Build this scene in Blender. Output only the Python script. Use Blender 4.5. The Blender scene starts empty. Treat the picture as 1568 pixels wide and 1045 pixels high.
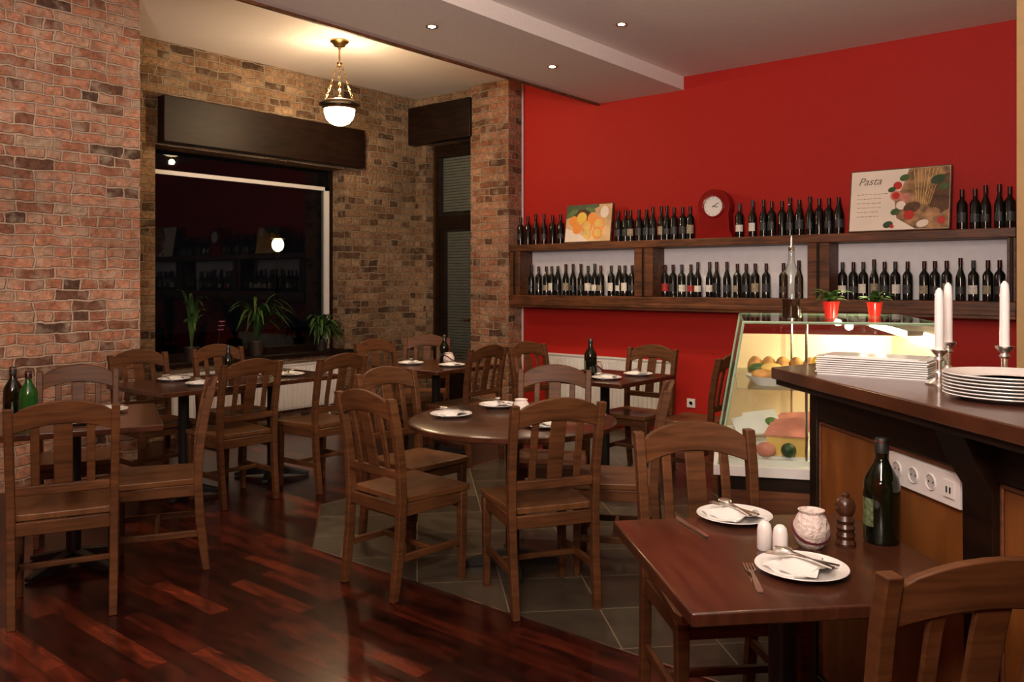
import bpy, math, random
from mathutils import Vector, Matrix, noise
random.seed(7)
sc = bpy.context.scene
R = math.radians

# ------------------------------------------------------------------ materials
def newmat(name):
    m = bpy.data.materials.new(name); m.use_nodes = True
    nt = m.node_tree; b = nt.nodes['Principled BSDF']
    return m, nt, b
def N(nt, t, **kw):
    n = nt.nodes.new(t)
    for k, v in kw.items(): setattr(n, k, v)
    return n
def ramp(nt, stops, interp='LINEAR'):
    n = nt.nodes.new('ShaderNodeValToRGB'); cr = n.color_ramp; cr.interpolation = interp
    while len(cr.elements) < len(stops): cr.elements.new(0.5)
    for e, (p, c) in zip(cr.elements, stops):
        e.position = p; e.color = (c[0], c[1], c[2], 1)
    return n
def mathn(nt, op, a=None, b=None, va=None, vb=None):
    n = nt.nodes.new('ShaderNodeMath'); n.operation = op
    if a is not None: nt.links.new(a, n.inputs[0])
    elif va is not None: n.inputs[0].default_value = va
    if b is not None: nt.links.new(b, n.inputs[1])
    elif vb is not None: n.inputs[1].default_value = vb
    return n.outputs[0]
def mixc(nt, fac, a, b, mode='MIX'):
    n = nt.nodes.new('ShaderNodeMix'); n.data_type = 'RGBA'; n.blend_type = mode
    def s(inp, v):
        if isinstance(v, (int, float)): inp.default_value = v
        elif isinstance(v, tuple): inp.default_value = (v[0], v[1], v[2], 1)
        else: nt.links.new(v, inp)
    s(n.inputs[0], fac); s(n.inputs[6], a); s(n.inputs[7], b)
    return n.outputs[2]

def plain(name, col, rough=0.5, metal=0.0, var=0.08, scale=12, bump=0.0, spec=None, emit=None, estr=0, alpha=None):
    m, nt, b = newmat(name)
    tc = N(nt, 'ShaderNodeTexCoord'); no = N(nt, 'ShaderNodeTexNoise'); no.inputs['Scale'].default_value = scale
    nt.links.new(tc.outputs['Object'], no.inputs['Vector'])
    lo = tuple(max(0, c*(1-var)) for c in col); hi = tuple(min(1, c*(1+var)) for c in col)
    r = ramp(nt, [(0.3, lo), (0.7, hi)])
    nt.links.new(no.outputs['Fac'], r.inputs[0]); nt.links.new(r.outputs[0], b.inputs['Base Color'])
    b.inputs['Roughness'].default_value = rough; b.inputs['Metallic'].default_value = metal
    if spec is not None: b.inputs['Specular IOR Level'].default_value = spec
    if bump:
        bp = N(nt, 'ShaderNodeBump'); bp.inputs['Strength'].default_value = bump; bp.inputs['Distance'].default_value = 0.01
        nt.links.new(no.outputs['Fac'], bp.inputs['Height']); nt.links.new(bp.outputs[0], b.inputs['Normal'])
    if emit:
        b.inputs['Emission Color'].default_value = (*emit, 1); b.inputs['Emission Strength'].default_value = estr
    return m

def wood(name, dark, light, rough=0.4, sc_=(3, 3, 30), coat=0.0, spec=0.5):
    m, nt, b = newmat(name)
    tc = N(nt, 'ShaderNodeTexCoord'); mp = N(nt, 'ShaderNodeMapping'); mp.inputs['Scale'].default_value = sc_
    nt.links.new(tc.outputs['Object'], mp.inputs[0])
    no = N(nt, 'ShaderNodeTexNoise'); no.inputs['Scale'].default_value = 1.5; no.inputs['Detail'].default_value = 6; no.inputs['Distortion'].default_value = 0.6
    nt.links.new(mp.outputs[0], no.inputs['Vector'])
    r = ramp(nt, [(0.3, dark), (0.7, light)]); nt.links.new(no.outputs['Fac'], r.inputs[0])
    n2 = N(nt, 'ShaderNodeTexNoise'); n2.inputs['Scale'].default_value = 4; nt.links.new(tc.outputs['Object'], n2.inputs['Vector'])
    r2 = ramp(nt, [(0.3, (0.7, 0.7, 0.7)), (0.7, (1.15, 1.1, 1.05))]); nt.links.new(n2.outputs['Fac'], r2.inputs[0])
    nt.links.new(mixc(nt, 1.0, r.outputs[0], r2.outputs[0], 'MULTIPLY'), b.inputs['Base Color'])
    b.inputs['Roughness'].default_value = rough; b.inputs['Coat Weight'].default_value = coat; b.inputs['Coat Roughness'].default_value = 0.15
    b.inputs['Specular IOR Level'].default_value = spec
    bp = N(nt, 'ShaderNodeBump'); bp.inputs['Strength'].default_value = 0.15; bp.inputs['Distance'].default_value = 0.004
    nt.links.new(no.outputs['Fac'], bp.inputs['Height']); nt.links.new(bp.outputs[0], b.inputs['Normal'])
    return m

def brick(name, stops, mortar, bw=0.25, bh=0.077, patch=(0.75, 1.15), smear=(0.5, 0.75, 0.8), msize=0.009):
    m, nt, b = newmat(name)
    g = N(nt, 'ShaderNodeNewGeometry')
    sp = N(nt, 'ShaderNodeSeparateXYZ'); nt.links.new(g.outputs['Position'], sp.inputs[0])
    sn = N(nt, 'ShaderNodeSeparateXYZ'); nt.links.new(g.outputs['True Normal'], sn.inputs[0])
    ax = mathn(nt, 'ABSOLUTE', sn.outputs[0]); gt = mathn(nt, 'GREATER_THAN', ax, vb=0.5)
    inv = mathn(nt, 'SUBTRACT', None, gt, va=1.0)
    u = mathn(nt, 'ADD', mathn(nt, 'MULTIPLY', sp.outputs[1], gt), mathn(nt, 'MULTIPLY', sp.outputs[0], inv))
    nz = N(nt, 'ShaderNodeTexNoise'); nz.inputs['Scale'].default_value = 7; nz.inputs['Detail'].default_value = 4
    nt.links.new(g.outputs['Position'], nz.inputs['Vector'])
    w = mathn(nt, 'MULTIPLY', mathn(nt, 'SUBTRACT', nz.outputs['Fac'], vb=0.5), vb=0.07)
    u2 = mathn(nt, 'ADD', u, w); v2 = mathn(nt, 'ADD', sp.outputs[2], mathn(nt, 'MULTIPLY', w, vb=0.75))
    cb = N(nt, 'ShaderNodeCombineXYZ'); nt.links.new(u2, cb.inputs[0]); nt.links.new(v2, cb.inputs[1])
    bt = N(nt, 'ShaderNodeTexBrick'); nt.links.new(cb.outputs[0], bt.inputs['Vector'])
    bt.inputs['Color1'].default_value = (0, 0, 0, 1); bt.inputs['Color2'].default_value = (1, 1, 1, 1); bt.inputs['Mortar'].default_value = (0.5, 0.5, 0.5, 1)
    bt.inputs['Scale'].default_value = 1; bt.inputs['Mortar Size'].default_value = msize; bt.inputs['Mortar Smooth'].default_value = 0.45
    bt.inputs['Brick Width'].default_value = bw; bt.inputs['Row Height'].default_value = bh; bt.offset = 0.5; bt.squash = 0.5; bt.squash_frequency = 3
    r = ramp(nt, stops); nt.links.new(bt.outputs['Color'], r.inputs[0])
    n2 = N(nt, 'ShaderNodeTexNoise'); n2.inputs['Scale'].default_value = 28; n2.inputs['Detail'].default_value = 8; nt.links.new(g.outputs['Position'], n2.inputs['Vector'])
    r2 = ramp(nt, [(0.3, (0.58, 0.58, 0.58)), (0.72, (1.25, 1.25, 1.25))]); nt.links.new(n2.outputs['Fac'], r2.inputs[0])
    c = mixc(nt, 1.0, r.outputs[0], r2.outputs[0], 'MULTIPLY')
    n3 = N(nt, 'ShaderNodeTexNoise'); n3.inputs['Scale'].default_value = 11; n3.inputs['Detail'].default_value = 6; nt.links.new(g.outputs['Position'], n3.inputs['Vector'])
    r3 = ramp(nt, [(smear[0], (0, 0, 0)), (smear[1], (smear[2],)*3)]); nt.links.new(n3.outputs['Fac'], r3.inputs[0])
    fac = mathn(nt, 'MAXIMUM', mathn(nt, 'MULTIPLY', bt.outputs['Fac'], vb=0.85), r3.outputs[0])
    c = mixc(nt, fac, c, mortar)
    n4 = N(nt, 'ShaderNodeTexNoise'); n4.inputs['Scale'].default_value = 1.1; nt.links.new(g.outputs['Position'], n4.inputs['Vector'])
    r4 = ramp(nt, [(0.35, (patch[0],)*3), (0.65, (patch[1],)*3)]); nt.links.new(n4.outputs['Fac'], r4.inputs[0])
    c = mixc(nt, 1.0, c, r4.outputs[0], 'MULTIPLY')
    nt.links.new(c, b.inputs['Base Color']); b.inputs['Roughness'].default_value = 0.9; b.inputs['Specular IOR Level'].default_value = 0.2
    h = mathn(nt, 'ADD', mathn(nt, 'MULTIPLY', bt.outputs['Fac'], vb=-1.0), mathn(nt, 'MULTIPLY', n2.outputs['Fac'], vb=0.9))
    bp = N(nt, 'ShaderNodeBump'); bp.inputs['Strength'].default_value = 1.0; bp.inputs['Distance'].default_value = 0.02
    nt.links.new(h, bp.inputs['Height']); nt.links.new(bp.outputs[0], b.inputs['Normal'])
    return m

def tiled(name, stops, mortar, bw, bh, msize, rot, rough, offset=0.5, grain=(2, 25, 1), coat=0, grainamt=0.4, spec=0.5):
    m, nt, b = newmat(name)
    g = N(nt, 'ShaderNodeNewGeometry'); mp = N(nt, 'ShaderNodeMapping'); mp.inputs['Rotation'].default_value = (0, 0, rot)
    nt.links.new(g.outputs['Position'], mp.inputs[0])
    bt = N(nt, 'ShaderNodeTexBrick'); nt.links.new(mp.outputs[0], bt.inputs['Vector'])
    bt.inputs['Color1'].default_value = (0, 0, 0, 1); bt.inputs['Color2'].default_value = (1, 1, 1, 1); bt.inputs['Mortar'].default_value = (0.5, 0.5, 0.5, 1)
    bt.inputs['Scale'].default_value = 1; bt.inputs['Mortar Size'].default_value = msize; bt.inputs['Mortar Smooth'].default_value = 0.2
    bt.inputs['Brick Width'].default_value = bw; bt.inputs['Row Height'].default_value = bh; bt.offset = offset
    r = ramp(nt, stops); nt.links.new(bt.outputs['Color'], r.inputs[0])
    mp2 = N(nt, 'ShaderNodeMapping'); mp2.inputs['Scale'].default_value = grain; nt.links.new(mp.outputs[0], mp2.inputs[0])
    no = N(nt, 'ShaderNodeTexNoise'); no.inputs['Scale'].default_value = 2.2; no.inputs['Detail'].default_value = 7; no.inputs['Distortion'].default_value = 0.8
    nt.links.new(mp2.outputs[0], no.inputs['Vector'])
    r2 = ramp(nt, [(0.3, (1-grainamt,)*3), (0.7, (1+grainamt,)*3)]); nt.links.new(no.outputs['Fac'], r2.inputs[0])
    c = mixc(nt, 1.0, r.outputs[0], r2.outputs[0], 'MULTIPLY')
    c = mixc(nt, bt.outputs['Fac'], c, mortar)
    nt.links.new(c, b.inputs['Base Color']); b.inputs['Roughness'].default_value = rough
    b.inputs['Coat Weight'].default_value = coat; b.inputs['Coat Roughness'].default_value = 0.2; b.inputs['Specular IOR Level'].default_value = spec
    h = mathn(nt, 'ADD', mathn(nt, 'MULTIPLY', bt.outputs['Fac'], vb=-1.0), mathn(nt, 'MULTIPLY', no.outputs['Fac'], vb=0.35))
    bp = N(nt, 'ShaderNodeBump'); bp.inputs['Strength'].default_value = 0.35; bp.inputs['Distance'].default_value = 0.004
    nt.links.new(h, bp.inputs['Height']); nt.links.new(bp.outputs[0], b.inputs['Normal'])
    return m

def thinglass(name, tint=(0.95, 0.98, 0.96), base=0.03, k=0.6):
    m = bpy.data.materials.new(name); m.use_nodes = True; nt = m.node_tree; nt.nodes.clear()
    o = N(nt, 'ShaderNodeOutputMaterial'); mx = N(nt, 'ShaderNodeMixShader'); tr = N(nt, 'ShaderNodeBsdfTransparent'); gl = N(nt, 'ShaderNodeBsdfGlossy')
    tr.inputs[0].default_value = (*tint, 1); gl.inputs['Roughness'].default_value = 0.02
    lw = N(nt, 'ShaderNodeLayerWeight'); lw.inputs[0].default_value = 0.25
    f = mathn(nt, 'ADD', mathn(nt, 'MULTIPLY', lw.outputs['Fresnel'], vb=k), vb=base)
    nt.links.new(f, mx.inputs[0]); nt.links.new(tr.outputs[0], mx.inputs[1]); nt.links.new(gl.outputs[0], mx.inputs[2]); nt.links.new(mx.outputs[0], o.inputs[0])
    return m

M = {}
M['brick_pier'] = brick('brick_pier', [(0.0, (0.11, 0.07, 0.05)), (0.14, (0.32, 0.14, 0.085)), (0.4, (0.56, 0.245, 0.145)), (0.75, (0.64, 0.32, 0.20)), (1.0, (0.54, 0.38, 0.26))], (0.60, 0.48, 0.36), smear=(0.47, 0.74, 0.75), patch=(0.72, 1.1))
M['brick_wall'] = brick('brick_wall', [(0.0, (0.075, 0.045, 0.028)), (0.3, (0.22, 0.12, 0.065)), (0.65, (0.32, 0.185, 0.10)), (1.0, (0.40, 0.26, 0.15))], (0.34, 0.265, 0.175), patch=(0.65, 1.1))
M['brick_red'] = brick('brick_red', [(0.0, (0.10, 0.055, 0.035)), (0.3, (0.30, 0.125, 0.065)), (0.65, (0.41, 0.185, 0.10)), (1.0, (0.45, 0.25, 0.15))], (0.40, 0.30, 0.205), patch=(0.7, 1.1))
M['red'] = plain('red_paint', (0.42, 0.0135, 0.0075), 0.65, var=0.06, scale=60, bump=0.08, spec=0.3)
M['ceil'] = plain('ceiling_plaster', (0.78, 0.70, 0.66), 0.9, var=0.03, scale=40, bump=0.05)
M['cream'] = plain('cream_paint', (0.66, 0.44, 0.20), 0.7, var=0.03)
M['white'] = plain('white_paint', (0.78, 0.76, 0.73), 0.45, var=0.02)
M['whiteback'] = plain('white_backing', (0.82, 0.80, 0.82), 0.8, var=0.03)
M['floor'] = tiled('mahogany_planks', [(0, (0.014, 0.0025, 0.0015)), (0.5, (0.030, 0.0045, 0.0022)), (0.8, (0.060, 0.009, 0.004)), (1, (0.11, 0.019, 0.007))], (0.006, 0.002, 0.0015), 0.55, 0.085, 0.0012, 0, 0.24, grain=(2, 9, 1), coat=0.0, grainamt=0.75, spec=0.38)
M['tile'] = tiled('slate_tiles', [(0, (0.038, 0.031, 0.021)), (0.5, (0.055, 0.044, 0.030)), (1, (0.075, 0.060, 0.041))], (0.20, 0.155, 0.10), 0.4, 0.4, 0.0035, R(44), 0.32, offset=0.0, grain=(3, 3, 1), grainamt=0.3, spec=0.4)
M['chair'] = wood('chair_wood', (0.062, 0.0235, 0.009), (0.135, 0.054, 0.020), 0.46, coat=0.0, spec=0.2)
M['chairseat'] = wood('chair_seat_wood', (0.10, 0.040, 0.014), (0.185, 0.079, 0.030), 0.34, sc_=(25, 3, 3), coat=0.05, spec=0.4)
M['table'] = wood('table_wood', (0.042, 0.0125, 0.006), (0.090, 0.029, 0.013), 0.24, sc_=(3, 22, 3), coat=0.2)
M['shelf'] = wood('rustic_shelf_wood', (0.050, 0.017, 0.006), (0.19, 0.066, 0.022), 0.5, sc_=(3, 14, 26))
M['dark'] = wood('dark_stained_wood', (0.006, 0.0026, 0.0014), (0.020, 0.008, 0.0035), 0.5, sc_=(3, 3, 20), spec=0.25)
M['bartop'] = wood('bar_top_wood', (0.055, 0.017, 0.008), (0.11, 0.037, 0.017), 0.22, sc_=(3, 22, 3), coat=0.4)
M['barpanel'] = wood('bar_panel_wood', (0.15, 0.050, 0.010), (0.25, 0.090, 0.020), 0.4, sc_=(10, 10, 2))
M['black'] = plain('black_iron', (0.012, 0.011, 0.010), 0.5)
M['glass'] = thinglass('clear_glass')
M['decant'] = thinglass('bottle_clear_glass', (0.90, 0.93, 0.90), 0.05, 0.55)
M['winglass'] = thinglass('night_window_glass', (0.6, 0.62, 0.6), 0.022, 0.18)
M['greenedge'] = plain('green_glass_edge', (0.30, 0.42, 0.28), 0.15, var=0.1)
M['steel'] = plain('polished_steel', (0.7, 0.68, 0.65), 0.22, 1.0, var=0.03)
M['silver'] = plain('silver', (0.88, 0.86, 0.82), 0.25, 1.0, var=0.04)
M['brass'] = plain('aged_brass', (0.42, 0.26, 0.09), 0.3, 1.0, var=0.15)
M['bronze'] = plain('dark_bronze', (0.05, 0.028, 0.015), 0.35, 0.6)
M['wine'] = plain('wine_bottle_glass', (0.004, 0.005, 0.004), 0.08, var=0.2, spec=0.6)
M['greenb'] = plain('green_bottle_glass', (0.010, 0.07, 0.010), 0.08, spec=0.6)
M['oil'] = plain('olive_oil_glass', (0.004, 0.006, 0.002), 0.06, spec=0.6)
M['oilin'] = plain('dark_vinegar', (0.03, 0.010, 0.004), 0.1, spec=0.5)
M['foil'] = plain('bottle_foil', (0.04, 0.010, 0.010), 0.3, 0.5)
M['lab_w'] = plain('label_white', (0.70, 0.67, 0.60), 0.6, var=0.15, scale=60)
M['lab_c'] = plain('label_cream', (0.30, 0.25, 0.17), 0.6, var=0.5, scale=90)
M['lab_r'] = plain('label_red', (0.35, 0.02, 0.02), 0.6, var=0.3, scale=60)
M['lab_d'] = plain('label_dark', (0.035, 0.035, 0.038), 0.5, var=0.8, scale=90)
M['lab_g'] = plain('label_olive', (0.10, 0.13, 0.06), 0.5, var=0.8, scale=90)
M['china'] = plain('white_china', (0.80, 0.78, 0.76), 0.18, var=0.01)
M['napkin'] = plain('white_napkin', (0.80, 0.78, 0.76), 0.85, var=0.03, bump=0.1)
M['wax'] = plain('candle_wax', (0.85, 0.82, 0.80), 0.4, var=0.02)
M['leaf'] = plain('leaf_green', (0.025, 0.065, 0.015), 0.45, var=0.4, scale=8)
M['leafl'] = plain('leaf_light', (0.06, 0.13, 0.025), 0.45, var=0.4, scale=8)
M['terra'] = plain('dark_pot', (0.03, 0.02, 0.014), 0.5)
M['redpot'] = plain('red_glass_pot', (0.62, 0.03, 0.02), 0.12, spec=0.7)
M['pink'] = plain('pink_orchid', (0.4, 0.10, 0.2), 0.5)
M['clockred'] = plain('clock_red_lacquer', (0.22, 0.004, 0.004), 0.25)
M['plastic'] = plain('white_plastic', (0.8, 0.78, 0.76), 0.3, var=0.01)
M['globe'] = plain('opal_glass_lit', (0.9, 0.8, 0.6), 0.3, emit=(1, 0.78, 0.45), estr=14)
M['bulb'] = plain('lit_downlight', (0.9, 0.85, 0.7), 0.3, emit=(1, 0.85, 0.6), estr=30)
M['street'] = plain('street_lamp_lit', (0.9, 0.85, 0.7), 0.3, emit=(1, 0.72, 0.35), estr=22)
M['tube'] = plain('display_tube_lit', (0.9, 0.85, 0.7), 0.3, emit=(1, 0.82, 0.55), estr=8)
M['millwood'] = wood('pepper_mill_wood', (0.035, 0.012, 0.006), (0.09, 0.034, 0.016), 0.25)
M['bread'] = plain('bread_crust', (0.50, 0.24, 0.07), 0.7, var=0.4, scale=20, bump=0.2)
M['cheese'] = plain('cheese', (0.78, 0.52, 0.14), 0.5, var=0.15)
M['casein'] = plain('display_cream_liner', (0.74, 0.58, 0.36), 0.5, var=0.1, scale=3)
M['lemon'] = plain('lemon_skin', (0.85, 0.55, 0.04), 0.4, bump=0.1, scale=60)
M['orange'] = plain('orange_skin', (0.85, 0.28, 0.02), 0.4, bump=0.1, scale=60)
M['tomato'] = plain('tomato_red', (0.55, 0.03, 0.02), 0.3)
M['ham'] = plain('ham_pink', (0.6, 0.22, 0.16), 0.5, var=0.25)
M['grey'] = plain('grey_blind', (0.13, 0.13, 0.115), 0.6)
M['asphalt'] = plain('asphalt', (0.02, 0.02, 0.02), 0.9)
M['canvas'] = plain('canvas_cream', (0.90, 0.79, 0.66), 0.7, var=0.06, scale=4)
M['canvas2'] = plain('canvas_peach', (0.74, 0.50, 0.26), 0.7, var=0.3, scale=5)
M['tan'] = plain('painted_tan', (0.36, 0.20, 0.09), 0.7, var=0.6, scale=14)
M['brownp'] = plain('painted_brown', (0.12, 0.055, 0.025), 0.7, var=0.5, scale=14)
M['ink'] = plain('ink_grey', (0.22, 0.17, 0.13), 0.7)
M['ribbon'] = plain('maroon_ribbon', (0.12, 0.02, 0.03), 0.5)
M['votive'] = plain('embossed_ceramic', (0.72, 0.62, 0.57), 0.4, var=0.12, scale=70, bump=0.9)

# ------------------------------------------------------------------ mesh builder
class MB:
    def __init__(s): s.v=[]; s.f=[]; s.m=[]; s.sm=[]; s.mats=[]
    def mi(s, k):
        if k not in s.mats: s.mats.append(k)
        return s.mats.index(k)
    def add(s, vs, fs, mat, smooth=False, T=None):
        o=len(s.v); k=s.mi(mat)
        for p in vs:
            p=Vector(p); s.v.append(T@p if T else p)
        for f in fs: s.f.append([i+o for i in f]); s.m.append(k); s.sm.append(smooth)
    def box(s, a, b, mat, T=None):
        x0,y0,z0=a; x1,y1,z1=b
        vs=[(x0,y0,z0),(x1,y0,z0),(x1,y1,z0),(x0,y1,z0),(x0,y0,z1),(x1,y0,z1),(x1,y1,z1),(x0,y1,z1)]
        s.add(vs,[(0,3,2,1),(4,5,6,7),(0,1,5,4),(1,2,6,5),(2,3,7,6),(3,0,4,7)],mat,False,T)
    def prism(s, poly, z0, z1, mat, T=None, axis='z', smooth=False):
        n=len(poly)
        def P(p,z):
            if axis=='z': return (p[0],p[1],z)
            if axis=='y': return (p[0],z,p[1])
            return (z,p[0],p[1])
        vs=[P(p,z0) for p in poly]+[P(p,z1) for p in poly]
        fs=[list(range(n))[::-1],list(range(n,2*n))]+[(i,(i+1)%n,n+(i+1)%n,n+i) for i in range(n)]
        s.add(vs,fs,mat,smooth,T)
    def lathe(s, prof, mat, seg=20, c=(0,0,0), T=None, smooth=True, sx=1, sy=1):
        vs=[];fs=[]
        for (r,z) in prof:
            for i in range(seg):
                a=2*math.pi*i/seg; vs.append((c[0]+sx*r*math.cos(a),c[1]+sy*r*math.sin(a),c[2]+z))
        for j in range(len(prof)-1):
            for i in range(seg):
                i2=(i+1)%seg; fs.append((j*seg+i,j*seg+i2,(j+1)*seg+i2,(j+1)*seg+i))
        if prof[0][0]>1e-5: fs.append(list(range(seg))[::-1])
        if prof[-1][0]>1e-5: fs.append([(len(prof)-1)*seg+i for i in range(seg)])
        s.add(vs,fs,mat,smooth,T)
    def loft(s, secs, mat, smooth=False, T=None, cap=True):
        n=len(secs[0]); vs=[p for q in secs for p in q]; fs=[]
        for j in range(len(secs)-1):
            for i in range(n):
                i2=(i+1)%n; fs.append((j*n+i,j*n+i2,(j+1)*n+i2,(j+1)*n+i))
        if cap: fs.append(list(range(n))[::-1]); fs.append([(len(secs)-1)*n+i for i in range(n)])
        s.add(vs,fs,mat,smooth,T)
    def tube(s, pts, rad, mat, seg=8, T=None):
        pts=[Vector(p) for p in pts]; secs=[]
        for k,p in enumerate(pts):
            d=(pts[min(k+1,len(pts)-1)]-pts[max(k-1,0)]).normalized()
            u=d.orthogonal().normalized() if abs(d.z)>0.99 else Vector((0,0,1)).cross(d).normalized()
            w=d.cross(u); r=rad[k] if isinstance(rad,(list,tuple)) else rad
            secs.append([p+u*r*math.cos(2*math.pi*i/seg)+w*r*math.sin(2*math.pi*i/seg) for i in range(seg)])
        s.loft(secs,mat,True,T)
    def ell(s, c, r, mat, seg=14, rings=8, T=None):
        prof=[(math.sin(math.pi*i/rings),-math.cos(math.pi*i/rings)) for i in range(rings+1)]
        T2=Matrix.Translation(c)@Matrix.Diagonal((r[0],r[1],r[2],1))
        s.lathe(prof,mat,seg,T=(T@T2) if T else T2)
    def obj(s, name, loc=(0,0,0), rz=0, parent=None, bevel=0, rot=None, ang=40):
        me=bpy.data.meshes.new(name); me.from_pydata([tuple(p) for p in s.v],[],s.f)
        for k in s.mats: me.materials.append(M[k])
        me.polygons.foreach_set('material_index',s.m); me.polygons.foreach_set('use_smooth',s.sm)
        me.update()
        import bmesh
        bm=bmesh.new(); bm.from_mesh(me); bmesh.ops.recalc_face_normals(bm,faces=bm.faces); bm.to_mesh(me); bm.free()
        try: me.set_sharp_from_angle(angle=R(ang))
        except Exception: pass
        return inst(me,name,loc,rz,parent,bevel,rot)
def inst(me,name,loc=(0,0,0),rz=0,parent=None,bevel=0,rot=None):
    o=bpy.data.objects.new(name,me); sc.collection.objects.link(o); o.location=loc
    o.rotation_euler=rot if rot else (0,0,rz)
    if parent: o.parent=parent
    if bevel:
        b=o.modifiers.new('bevel','BEVEL'); b.width=bevel; b.segments=2; b.limit_method='ANGLE'; b.angle_limit=R(50)
    return o
def face_rot(fx,fy): return math.atan2(-fx,fy)

# ------------------------------------------------------------------ room shell
XW=-7.25; YR=7.12
def boxes(name, lst, mat, bevel=0):
    b=MB()
    for a,c in lst: b.box(a,c,mat)
    return b.obj(name,bevel=bevel)
b=MB(); b.box((-7.6,-2.2,-0.1),(2.6,7.4,0),'floor'); b.obj('floor')
b=MB(); b.prism([(-3.69,2.79),(-0.7,2.79),(1.2,2.79),(1.2,7.12),(-4.36,7.12),(-4.36,3.35)],0.0,0.004,'tile'); b.obj('floor_tiles')
b=MB()
b.box((-3.69,2.780,0),(1.2,2.79,0.006),'steel')
b.prism([(-3.69,2.780),(-3.69,2.79),(-4.36,3.36),(-4.37,3.35)],0,0.006,'steel'); b.box((-4.37,3.35,0),(-4.36,7.1,0.006),'steel')
b.obj('trim_1')
boxes('wall_window',[((-7.55,3.13,0),(XW,3.74,3.63)),((-7.55,5.9,0),(XW,7.3,3.63)),((-7.55,3.74,0),(XW,5.9,0.66)),((-7.55,3.74,2.68),(XW,5.9,3.63))],'brick_wall')
boxes('wall_left',[((-7.6,-2.2,0),(-6.3,3.13,3.75))],'brick_pier')
boxes('wall_door_side',[((XW,6.97,0),(-7.07,7.3,3.63))],'brick_wall')
boxes('wall_door_header',[((-7.07,6.97,3.06),(-6.27,7.3,3.63))],'brick_wall')
boxes('wall_brick_pillar',[((-6.27,6.88,0),(-5.72,7.3,3.63))],'brick_red')
boxes('wall_red',[((-5.72,YR,0),(2.6,7.3,3.75))],'red')
boxes('wall_right',[((2.5,-2.2,0),(2.6,7.12,3.75))],'cream')
boxes('wall_back',[((-6.3,-2.2,0),(2.5,-2.1,3.75))],'red')
boxes('wall_cream_return',[((-0.9,6.2,0),(2.5,7.12,3.4))],'cream')
boxes('ceiling',[((-7.6,-2.2,3.63),(-4.71,7.3,3.75)),((-3.76,-2.2,3.385),(2.6,7.3,3.75))],'ceil')
boxes('ceiling_soffit',[((-4.71,-2.2,3.26),(-3.76,7.12,3.75))],'ceil')
boxes('trim_2',[((-4.735,-2.1,3.24),(-4.71,7.12,3.30))],'shelf')
boxes('trim_3',[((-5.72,7.105,0),(-5.705,7.12,3.63))],'whiteback')
boxes('exterior_ground',[((-22,-6,-0.15),(-7.6,22,-0.02))],'asphalt')

boxes('window_lintel_beam',[((-7.25,3.76,2.70),(-7.13,6.09,3.12))],'dark',0.008)
boxes('door_lintel_beam',[((-7.24,6.84,3.06),(-6.25,6.97,3.50))],'dark',0.008)
b=MB()
xf=-7.50
b.box((xf-0.03,3.74,0.70),(xf+0.03,3.80,2.68),'dark'); b.box((xf-0.03,5.80,0.70),(xf+0.03,5.86,2.49),'white')
b.box((xf-0.03,5.86,0.70),(xf+0.04,5.90,2.68),'dark')
b.box((xf-0.03,3.80,2.45),(xf+0.03,5.86,2.49),'white')
b.box((xf-0.03,3.80,0.70),(xf+0.03,5.80,0.76),'dark')
b.box((xf-0.005,3.80,0.76),(xf+0.005,5.80,2.45),'winglass'); b.box((xf-0.005,3.80,2.49),(xf+0.005,5.86,2.68),'winglass')
b.obj('window_1')
boxes('window_sill',[((-7.53,3.72,0.66),(-7.16,5.95,0.70))],'dark',0.006)
b=MB()
b.box((-7.068,7.10,0),(-6.98,7.18,3.055),'dark'); b.box((-6.36,7.10,0),(-6.275,7.18,3.055),'dark')
b.box((-6.98,7.10,2.07),(-6.36,7.18,2.22),'dark'); b.box((-6.98,7.10,2.92),(-6.36,7.18,3.055),'dark')
b.box((-6.98,7.10,0),(-6.36,7.17,0.35),'dark'); b.box((-6.98,7.115,0.35),(-6.90,7.165,2.07),'dark'); b.box((-6.44,7.115,0.35),(-6.36,7.165,2.07),'dark')
b.box((-6.90,7.135,0.35),(-6.44,7.14,2.07),'glass'); b.box((-6.98,7.135,2.22),(-6.36,7.14,2.92),'glass')
z=0.37
while z<2.9:
    if not 2.03<z<2.24: b.box((-6.97,7.165,z),(-6.37,7.175,z+0.028),'grey')
    z+=0.034
b.box((-7.068,7.25,0),(-6.275,7.27,3.055),'black')
b.tube([(-6.47,7.10,1.0),(-6.47,7.06,1.0),(-6.56,7.06,1.0)],0.009,'brass')
b.box((-7.065,7.085,0),(-7.055,7.10,3.055),'brass')
b.obj('door_1')

def radiator(name,L,H,loc,rz):
    b=MB()
    b.box((0,0.012,0.0),(L,0.06,H),'white')
    n=int(L/0.05)
    for i in range(n):
        x=(i+0.5)*L/n; b.box((x-0.014,-0.0,0.02),(x+0.014,0.014,H-0.02),'white')
    b.box((-0.005,0,H),(L+0.005,0.075,H+0.015),'white')
    for x in (0.1,L-0.1): b.box((x-0.01,0.03,-0.13),(x+0.01,0.05,0),'white')
    b.tube([(L+0.0,0.04,0.04),(L+0.05,0.04,0.04),(L+0.05,0.04,-0.13)],0.01,'white')
    return b.obj(name,loc,rz,bevel=0.003)
radiator('radiator',1.9,0.45,(-7.16,3.85,0.13),R(90))
radiator('radiator',1.5,0.54,(-5.35,7.04,0.13),0)

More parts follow.
